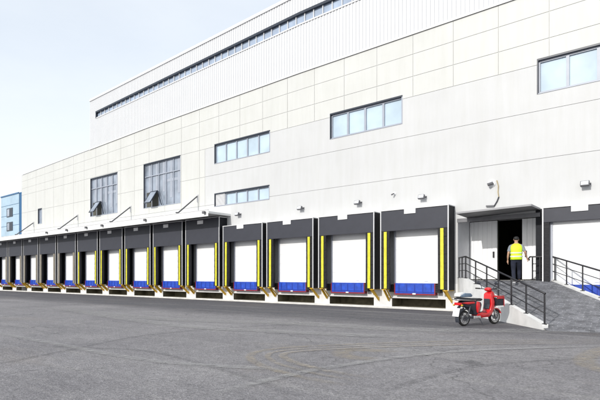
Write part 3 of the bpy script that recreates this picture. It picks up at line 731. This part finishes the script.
def arc(cx, cz, r, a0, a1, hw, th=.012, n=12):
    s = MB(); P = [(cx+r*math.cos(R(a0+(a1-a0)*i/n)), cz+r*math.sin(R(a0+(a1-a0)*i/n))) for i in range(n+1)]
    Q = [(cx+(r+th)*math.cos(R(a0+(a1-a0)*i/n)), cz+(r+th)*math.sin(R(a0+(a1-a0)*i/n))) for i in range(n+1)]
    for i in range(n):
        for A in (P, Q): s.quad((A[i][0], -hw, A[i][1]), (A[i][0], hw, A[i][1]), (A[i+1][0], hw, A[i+1][1]), (A[i+1][0], -hw, A[i+1][1]))
        for y in (-hw, hw):
            s.quad((P[i][0], y, P[i][1]), (P[i+1][0], y, P[i+1][1]), (Q[i+1][0], y, Q[i+1][1]), (Q[i][0], y, Q[i][1]))
            s.quad((P[i][0]*.0+P[i][0], y, P[i][1]), (P[i+1][0], y, P[i+1][1]), (P[i+1][0]-.0, y*.96, P[i+1][1]-.02), (P[i][0], y*.96, P[i][1]-.02))
    return s
def wheel(cx, name):
    r = .225
    rim = MB().lathe([(.160, -.030), (.172, -.034), (.172, .034), (.160, .030), (.150, .012), (.150, -.012)], (cx, 0, r), 'y', 28)
    rim.lathe([(.001, -.045), (.045, -.045), (.055, -.02), (.055, .02), (.045, .045), (.001, .045)], (cx, 0, r), 'y', 16)
    for i in range(5):
        a = 2*math.pi*i/5+.3
        for sg in (-.12, .12): rim.bar((cx+.045*math.cos(a), 0, r+.045*math.sin(a)), (cx+.155*math.cos(a+sg), 0, r+.155*math.sin(a+sg)), .022, .016, up=(0, 1, 0))
    w = MB().lathe([(.168, -.036), (.190, -.047), (.212, -.040), (.224, -.018), (.226, 0), (.224, .018), (.212, .040), (.190, .047), (.168, .036)], (cx, 0, r), 'y', 36).build(name, M['mtyre'], mop, smooth=True)
    rim.build('rim', M['msilver'], w)
    MB().lathe([(.02, -.060), (.085, -.058), (.085, -.050), (.02, -.048)], (cx, 0, r), 'y', 24).build('brake_disc', M['rod'], w)
    return w
wheel(-.63, 'wheel'); wheel(.64, 'wheel')
MB().prism([(-.80, .58), (-.82, .66), (-.72, .715), (-.30, .715), (-.06, .68), (-.02, .60), (-.07, .44), (-.16, .31), (-.28, .31), (-.36, .42), (-.52, .52)], [.07, .09, .12, .14, .13, .13, .13, .12, .11, .12, .10])  .build('rear_body', M['mdark'], mop, bevel=.03, smooth=True)
MB().prism([(-.26, .70), (-.13, .68), (-.10, .56), (-.15, .38), (-.22, .36), (-.25, .5)], .150).build('side_panel', M['mred'], mop, bevel=.02, smooth=True)
MB().prism([(-.84, .66), (-.66, .69), (-.34, .70), (-.30, .64), (-.6, .62)], .135).build('tail_cowl', M['mred'], mop, bevel=.015)
MB().prism([(-.90, .735), (-.92, .80), (-.80, .825), (-.50, .805), (-.34, .775), (-.10, .79), (.03, .775), (.04, .73), (-.06, .705), (-.6, .71)], [.10, .11, .13, .15, .15, .14, .10, .10, .13, .14]).build('seat', M['mblack'], mop, bevel=.025, smooth=True)
MB().tube([(-.30, -.14, .73), (-.80, -.15, .75), (-.95, -.12, .76), (-.95, .12, .76), (-.80, .15, .75), (-.30, .14, .73)], .012, 8).build('rear_grab_rail', M['msilver'], mop, smooth=True)
MB().prism([(-.20, .27), (-.20, .36), (-.02, .375), (.20, .355), (.31, .42), (.36, .60), (.34, .90), (.40, .97), (.47, .90), (.505, .68), (.50, .48), (.43, .32), (.28, .23), (0, .215)], [.10, .13, .14, .14, .14, .155, .135, .09, .09, .145, .14, .12, .12, .10]).build('leg_shield', M['mred'], mop, bevel=.02, smooth=True)
MB().prism([(.296, .46), (.340, .60), (.332, .76), (.314, .76), (.318, .60), (.28, .47)], .105).build('inner_shield', M['mdark'], mop, bevel=.01)
MB().box(-.12, .20, -.12, .12, .374, .386).build('floor_mat', M['mdark'], mop, bevel=.004)
MB().prism([(.38, .93), (.44, 1.00), (.54, .96), (.60, .84), (.585, .68), (.53, .56), (.46, .55), (.46, .8)], [.09, .10, .09, .08, .07, .06, .06, .10]).build('front_cowl', M['mred'], mop, bevel=.03, smooth=True)
MB().ball((.385, 0, 1.035), .1, 16, 10, (1.0, 1.25, .62)).build('handlebar_cover', M['mred'], mop, smooth=True)
MB().ball((.475, 0, 1.03), .05, 14, 8, (.6, 1.3, .9)).build('headlight', M['lens'], mop, smooth=True)
hb = MB().tube([(.30, -.34, 1.06), (.36, -.16, 1.05), (.38, 0, 1.04), (.36, .16, 1.05), (.30, .34, 1.06)], .013, 8).build('handlebar', M['mdark'], mop, smooth=True)
for sg in (-1, 1):
    MB().tube([(.285, sg*.385, 1.062), (.325, sg*.26, 1.056)], .020, 10).build('grip', M['rubber'], hb, smooth=True)
    MB().tube([(.36, sg*.23, 1.075), (.46, sg*.36, 1.035)], .007, 6).build('brake_lever', M['msilver'], hb)
    MB().tube([(.35, sg*.20, 1.06), (.37, sg*.25, 1.15), (.35, sg*.30, 1.205)], .011, 6).build('mirror_stem', M['mdark'], hb)
    MB().ball((.345, sg*.325, 1.225), .075, 14, 8, (.3, 1.0, .66)).build('mirror', M['mdark'], hb, smooth=True)
f = MB()
for sg in (-1, 1): f.tube([(.50, sg*.075, .56), (.635, sg*.075, .225)], [.022, .018], 10)
f.box(.44, .54, -.09, .09, .54, .60); f.build('front_fork', M['msilver'], mop)
arc(.64, .225, .250, 22, 165, .062).build('front_mudguard', M['mred'], mop, smooth=True)
arc(-.63, .225, .260, 60, 205, .070).build('rear_mudguard', M['mdark'], mop, smooth=True)
f = MB()
for sg in (-1, 1): f.bar((-.20, sg*.085, .27), (-.66, sg*.085, .225), .03, .045)
f.build('swing_arm', M['mdark'], mop)
for sg in (-1, 1):
    s = MB().tube([(-.60, sg*.11, .25), (-.50, sg*.12, .56)], .012, 8)
    s.tube([(-.585, sg*.112, .30), (-.515, sg*.118, .51)], .026, 10); s.build('shock_absorber', M['mdark'], mop)
MB().box(-.34, -.06, -.125, .125, .19, .285).build('battery_box', M['msilver'], mop, bevel=.02)
MB().tube([(-.10, -.11, .19), (-.05, -.20, .01)], .011, 8).build('side_stand', M['mdark'], mop)
MB().tube([(-.22, -.12, .24), (-.22, -.22, .235)], .016, 8).build('foot_peg', M['msilver'], mop)
MB().box(-.905, -.80, -.105, .105, .60, .675).build('tail_light', M['mtail'], mop, bevel=.015)
for sg in (-1, 1): MB().ball((-.86, sg*.15, .60), .032, 10, 8, (1.2, .9, .8)).build('turn_signal', M['orange'], mop, smooth=True)
MB().bar((-.80, 0, .57), (-.93, 0, .40), .10, .02).build('plate_bracket', M['mdark'], mop)
Mx = Matrix.Translation((-.93, 0, .40)) @ Matrix.Rotation(R(14), 4, 'Y')
MB().box(-.006, .002, -.115, .115, -.12, .12, M=Mx).build('number_plate', M['plate'], mop)
bk_ = MB(); x0, x1, y0, y1, z0, z1 = .56, .84, -.17, .17, .56, .81
bk_.box(x0, x1, y0, y1, z0, z0+.012)
for (a, b) in (((x0, y0), (x1, y0)), ((x1, y0), (x1, y1)), ((x1, y1), (x0, y1)), ((x0, y1), (x0, y0))):
    for q in range(5): bk_.bar((a[0], a[1], z0+.01+q*.045), (b[0], b[1], z0+.01+q*.045), .008, .022)
    for q in range(6):
        t_ = q/6; bk_.bar((a[0]+(b[0]-a[0])*t_, a[1]+(b[1]-a[1])*t_, z0), (a[0]+(b[0]-a[0])*t_, a[1]+(b[1]-a[1])*t_, z1), .012)
ba = bk_.build('front_basket', M['mdark'], mop)
be = MB(); be.box(x1+.004, x1+.03, y0-.012, y0+.03, z0-.03, z1); be.box(x0, x1, y0-.014, y0-.002, z1-.05, z1); be.build('red_edge', M['mred'], ba)
MB().box(x0+.02, x1, y0-.01, y1, z0-.05, z0-.003).build('tray', M['mwhite'], ba)
MB().box(x0+.02, x1-.02, y0+.02, y1-.02, z0+.02, z1-.04).build('basket_liner', M['mblack'], ba)
MB().box(x0-.02, x1+.02, y0-.02, y1+.02, z1+.002, z1+.035).build('lid', M['mred'], ba, bevel=.012)
MB().box(.50, .58, -.03, .03, .66, .70).build('basket_bracket', M['mdark'], ba)
# folded cover lying on the rear of the seat
fc = empty('folded_cover', (0, 0, 0)); fc.matrix_world = Matrix.Translation((-5.70, 15.58, 0)) @ Matrix.Rotation(R(69), 4, 'Z') @ Matrix.Scale(1.07, 4)
tag(fc, 'folded blue grey and white cover lying on the moped seat', 'cover')
MB().prism([(-.84, .828), (-.87, .88), (-.70, .945), (-.48, .935), (-.40, .88), (-.42, .83)], [.12, .13, .14, .13, .12, .11]).build('blue_fold', M['mteal'], fc, bevel=.012, smooth=True)
MB().prism([(-.90, .845), (-.89, .93), (-.78, .965), (-.66, .955), (-.70, .90)], .11).build('white_fold', M['mwhite'], fc, bevel=.01, smooth=True)

# ------------------------------------------------------------------ person walking up the ramp
M['skin'] = mat('skin', (.46, .27, .18), rough=.55, var=.06)
M['hair'] = mat('black_hair', (.010, .009, .009), rough=.6, var=.3, nscale=30, bump=.6, bscale=80)
M['vest'] = mat('lime_safety_vest', (.62, .88, .02), rough=.6, var=.05, nscale=12, bump=.5, bscale=18)
M['reflect'] = mat('reflective_band', (.62, .68, .58), rough=.3)
M['shirt'] = mat('grey_shirt', (.20, .22, .24), rough=.85, var=.1, nscale=12, bump=.5, bscale=16)
M['trouser'] = mat('navy_trousers', (.010, .013, .028), rough=.85, var=.25, nscale=8, bump=.7, bscale=12)
M['shoe'] = mat('dark_shoe', (.02, .02, .022), rough=.6)
def skin(name, chains, m, par, sub=2):
    """chains: lists of (key, co, radius); shared keys join the chains"""
    me = bpy.data.meshes.new(name); idx = {}; V = []; E = []; Rr = []
    for ch in chains:
        prev = None
        for it in ch:
            key = it[0]
            if key not in idx:
                idx[key] = len(V); V.append(it[1]); Rr.append(it[2])
            if prev is not None: E.append((prev, idx[key]))
            prev = idx[key]
    me.from_pydata(V, E, []); me.materials.append(m)
    o = bpy.data.objects.new(name, me); C.objects.link(o); o.parent = par
    md = o.modifiers.new('skin', 'SKIN')
    if not me.skin_vertices: 
        bm = bmesh.new(); bm.from_mesh(me); bm.verts.layers.skin.verify(); bm.to_mesh(me); bm.free()
    for i, sv in enumerate(me.skin_vertices[0].data):
        r = Rr[i]; sv.radius = r if isinstance(r, tuple) else (r, r); sv.use_root = (i == 0)
    md.use_smooth_shade = True
    s = o.modifiers.new('sub', 'SUBSURF'); s.levels = sub; s.render_levels = sub
    return o
def rampz(x, y):
    # height of the ramp deck under a point
    a, b, c = L0, R0, (L1+R1)/2; n = (b-a).cross(c-a)
    return a.z-(n.x*(x-a.x)+n.y*(y-a.y))/n.z
PXp, Dp = 516.3, 19.95
px_, py_ = WX(PXp, Dp), Dp
head = math.atan2(py_, px_)-math.pi/2
pe = empty('person', (px_, py_, rampz(px_, py_)), head+R(3)); pe.scale = (1.14, 1.10, 1.045)
tag(pe, 'person in a lime safety vest walking up the ramp to the open doors', 'person')
K = 1.0
def hand(side, w, dirv, out):
    w = Vector(w); dv_ = Vector(dirv).normalized(); o_ = Vector(out).normalized(); ch = []
    p1 = w+dv_*.045; p2 = w+dv_*.085
    s = 'L' if side < 0 else 'R'
    ch.append([(s+'w', tuple(w), (.026, .020)), (s+'p1', tuple(p1), (.034, .016)), (s+'p2', tuple(p2), (.036, .014))])
    fwd = dv_.cross(o_).normalized()
    for i, (u, L) in enumerate(((-.027, .062), (-.009, .074), (.009, .070), (.026, .054))):
        b = p2+fwd*u+dv_*.008; m_ = b+dv_*L*.5+fwd*u*.15-o_*.006; e = b+dv_*L*.92-o_*.028+fwd*u*.2
        ch.append([(s+'p2',), (s+'f%da' % i, tuple(b), .0095), (s+'f%db' % i, tuple(m_), .009), (s+'f%dc' % i, tuple(e), .0075)])
    t0 = w+dv_*.03+fwd*(-.034); t1 = t0+dv_*.035+fwd*(-.022)-o_*.01; t2 = t1+dv_*.03-o_*.012
    ch.append([(s+'p1',), (s+'t0', tuple(t0), .012), (s+'t1', tuple(t1), .011), (s+'t2', tuple(t2), .008)])
    return ch
wl = (-.262, .06, .89); wr = (.335, .10, .965)
chains = [[('pel', (0, 0, .94), (.13, .10)), ('wai', (0, .01, 1.10), (.125, .09)), ('che', (0, .02, 1.30), (.15, .10)), ('nb', (0, .02, 1.455), (.07, .06)), ('nk', (0, .035, 1.52), .052), ('hd0', (0, .05, 1.575), (.062, .075)), ('hd1', (0, .048, 1.64), (.076, .092)), ('hd2', (0, .042, 1.70), (.072, .085)), ('hd3', (0, .04, 1.735), (.045, .055))],
 [('nb',), ('shL', (-.175, .015, 1.415), .052), ('elL', (-.245, -.05, 1.15), .038), ('faL', (-.258, .0, 1.02), .036), ('Lw', wl, (.026, .020))],
 [('nb',), ('shR', (.175, .015, 1.415), .052), ('elR', (.265, -.06, 1.17), .038), ('faR', (.30, .03, 1.07), .036), ('Rw', wr, (.026, .020))],
 [('pel',), ('hpL', (-.09, 0, .90), .082), ('knL', (-.085, .03, .50), .052), ('caL', (-.085, -.10, .32), .050), ('anL', (-.08, -.22, .12), .034)],
 [('pel',), ('hpR', (.09, 0, .90), .082), ('knR', (.10, .20, .55), .052), ('caR', (.10, .19, .38), .050), ('anR', (.10, .22, .16), .034)]]
chains += hand(-1, wl, (-.03, .18, -1), (-1, 0, 0)) + hand(1, wr, (.28, .30, -.8), (1, -.2, 0))
chains = [[(it if len(it) == 3 else (it[0], None, None)) for it in ch] for ch in chains]
bo = skin('body', chains, M['skin'], pe)
fe = MB()
for sg in (-1, 1): fe.ball((sg*.077, .045, 1.635), .03, 8, 6, (.35, .7, 1.1))
fe.ball((0, .145, 1.635), .018, 8, 6, (.8, 1.2, 1.5))
fe.build('ears_and_nose', M['skin'], bo, smooth=True)
ey = MB()
for sg in (-1, 1): ey.ball((sg*.03, .128, 1.655), .011, 8, 6)
ey.build('eyes', M['mdark'], bo, smooth=True)
MB().box(-.022, .022, .132, .140, 1.590, 1.598).build('mouth', M['mtail'], bo)
hr = MB().ball((0, .036, 1.680), .1, 18, 12, (.86, 1.04, .83)); 
hr.v = [Vector((v.x, v.y if v.z > 1.69 else min(v.y, .055), max(v.z, 1.600))) for v in hr.v]; hr.build('hair', M['hair'], pe, smooth=True)
skin('trousers', [[('p', (0, 0, .95), (.155, .115)), ('q', (0, 0, 1.04), (.145, .105))],
 [('p', None, None), ('a', (-.09, 0, .86), (.098, .105)), ('b', (-.087, .03, .50), .070), ('c', (-.085, -.10, .32), .068), ('d', (-.082, -.205, .135), .060)],
 [('p', None, None), ('e', (.09, .01, .86), (.098, .105)), ('f', (.10, .20, .54), .070), ('g', (.10, .195, .36), .068), ('h', (.10, .22, .175), .060)]], M['trouser'], pe)
skin('shirt', [[('p', (0, .01, 1.02), (.150, .108)), ('c', (0, .02, 1.28), (.172, .118)), ('n', (0, .025, 1.44), (.085, .07)), ('k', (0, .03, 1.49), .062)],
 [('n', None, None), ('a', (-.185, .015, 1.405), .066), ('b', (-.228, -.03, 1.22), .060), ('x', (-.236, -.04, 1.185), .060)], [('n', None, None), ('d', (.185, .015, 1.405), .066), ('e', (.238, -.035, 1.23), .060), ('y', (.247, -.044, 1.195), .060)]], M['shirt'], pe)
def loft(rings, n=28):
    s = MB()
    for k, (cx_, cy_, z, rx, ry) in enumerate(rings):
        for q in range(n):
            th = 2*math.pi*q/n; ct, st_ = math.cos(th), math.sin(th); pw = .75
            wob = 1+.018*math.sin(5*th+k*1.7)
            s.v.append(Vector((cx_+rx*wob*math.copysign(abs(ct)**pw, ct), cy_+ry*wob*math.copysign(abs(st_)**pw, st_), z)))
    for k in range(len(rings)-1):
        for q in range(n): a = k*n+q; b = k*n+(q+1) % n; s.f.append((a, b, b+n, a+n))
    return s
vr = [(0, .0, .90, .185, .148), (0, .005, .98, .183, .145), (0, .01, 1.10, .178, .138), (0, .015, 1.22, .190, .142), (0, .02, 1.32, .196, .142), (0, .02, 1.40, .180, .125), (0, .02, 1.455, .135, .095), (0, .025, 1.49, .080, .070)]
ve = loft(vr).build('safety_vest', M['vest'], pe, smooth=True); so_ = ve.modifiers.new('thick', 'SOLIDIFY'); so_.thickness = .008
for z in (1.02, 1.15):
    def at(z):
        for a, b in zip(vr, vr[1:]):
            if a[2] <= z <= b[2]: t_ = (z-a[2])/(b[2]-a[2]); return tuple(a[i]+(b[i]-a[i])*t_ for i in range(5))
    r1, r2 = at(z-.022), at(z+.022)
    loft([(r1[0], r1[1], z-.022, r1[3]+.014, r1[4]+.014), (r2[0], r2[1], z+.022, r2[3]+.014, r2[4]+.014)]).build('reflective_band', M['reflect'], ve, smooth=True)
for x, y, z, pitch_ in ((-.082, -.20, .05, -28), (.10, .245, .075, 4)):
    Mx = Matrix.Translation((x, y, z)) @ Matrix.Rotation(R(pitch_), 4, 'X')
    s = MB()
    P = [(-.09, .03), (-.10, .06), (-.07, .10), (0, .10), (.07, .07), (.16, .045), (.185, .02), (.18, .0), (-.09, .0)]
    for sg in (-1, 1):
        for (yy, zz) in P: s.v.append(Mx @ Vector((sg*(.042 if zz < .06 else .034), yy, zz)))
    n = len(P); s.f = [tuple(range(n)), tuple(range(2*n-1, n-1, -1))]+[((k+1) % n, k, n+k, n+(k+1) % n) for k in range(n)]
    sh_ = s.build('shoe', M['shoe'], pe, bevel=.012, smooth=True)
    MB().box(-.044, .044, -.095, .185, -.022, -.001, M=Mx).build('sole', M['plate'], sh_, bevel=.006)
#END_MP
# ------------------------------------------------------------------ light, sky, view
sc = bpy.context.scene
w = bpy.data.worlds.new('World'); sc.world = w; w.use_nodes = True; nt = w.node_tree
sk = nt.nodes.new('ShaderNodeTexSky'); sk.sky_type = 'NISHITA'; sk.sun_disc = False
EL = 27; LD = Vector((.06, .98, 0)).normalized()
sk.sun_elevation = R(EL); sk.sun_rotation = math.atan2(-LD.x, -LD.y); sk.air_density = 1.0; sk.dust_density = 2.0; sk.ozone_density = 1.2
# a thin veil of high white cloud, thicker towards the horizon
tcw = nt.nodes.new('ShaderNodeTexCoord'); mpw = nt.nodes.new('ShaderNodeMapping'); mpw.inputs['Scale'].default_value = (1, 1, 2.6); nt.links.new(tcw.outputs['Generated'], mpw.inputs[0])
nw = nt.nodes.new('ShaderNodeTexNoise'); nw.inputs['Scale'].default_value = 1.5; nw.inputs['Detail'].default_value = 7; nw.inputs['Roughness'].default_value = .55; nt.links.new(mpw.outputs[0], nw.inputs['Vector'])
rw_ = nt.nodes.new('ShaderNodeMapRange'); rw_.inputs[1].default_value = .35; rw_.inputs[2].default_value = .7; rw_.inputs[3].default_value = .64; rw_.inputs[4].default_value = .80; nt.links.new(nw.outputs[0], rw_.inputs[0])
sz = nt.nodes.new('ShaderNodeSeparateXYZ'); nt.links.new(tcw.outputs['Generated'], sz.inputs[0])
rz_ = nt.nodes.new('ShaderNodeMapRange'); rz_.inputs[1].default_value = 0; rz_.inputs[2].default_value = .40; rz_.inputs[3].default_value = .34; rz_.inputs[4].default_value = 0; nt.links.new(sz.outputs[2], rz_.inputs[0])
ad_ = nt.nodes.new('ShaderNodeMath'); ad_.operation = 'ADD'; ad_.use_clamp = True; nt.links.new(rw_.outputs[0], ad_.inputs[0]); nt.links.new(rz_.outputs[0], ad_.inputs[1])
mxw = nt.nodes.new('ShaderNodeMix'); mxw.data_type = 'RGBA'; mxw.inputs[7].default_value = (4.6, 4.8, 4.95, 1); nt.links.new(ad_.outputs[0], mxw.inputs[0]); nt.links.new(sk.outputs[0], mxw.inputs[6])
nt.links.new(mxw.outputs[2], nt.nodes['Background'].inputs[0]); nt.nodes['Background'].inputs[1].default_value = .15
sl = bpy.data.lights.new('sun', 'SUN'); sl.energy = 2.0; sl.angle = R(.6); sl.color = (1, .97, .92)
so = bpy.data.objects.new('sun', sl); C.objects.link(so)
d = Vector((LD.x*math.cos(R(EL)), LD.y*math.cos(R(EL)), -math.sin(R(EL)))); so.rotation_euler = d.to_track_quat('-Z', 'Y').to_euler()
sc.view_settings.view_transform = 'Standard'; sc.view_settings.look = 'None'; sc.view_settings.gamma = 1; sc.view_settings.use_curve_mapping = False
sc.view_settings.exposure = .6
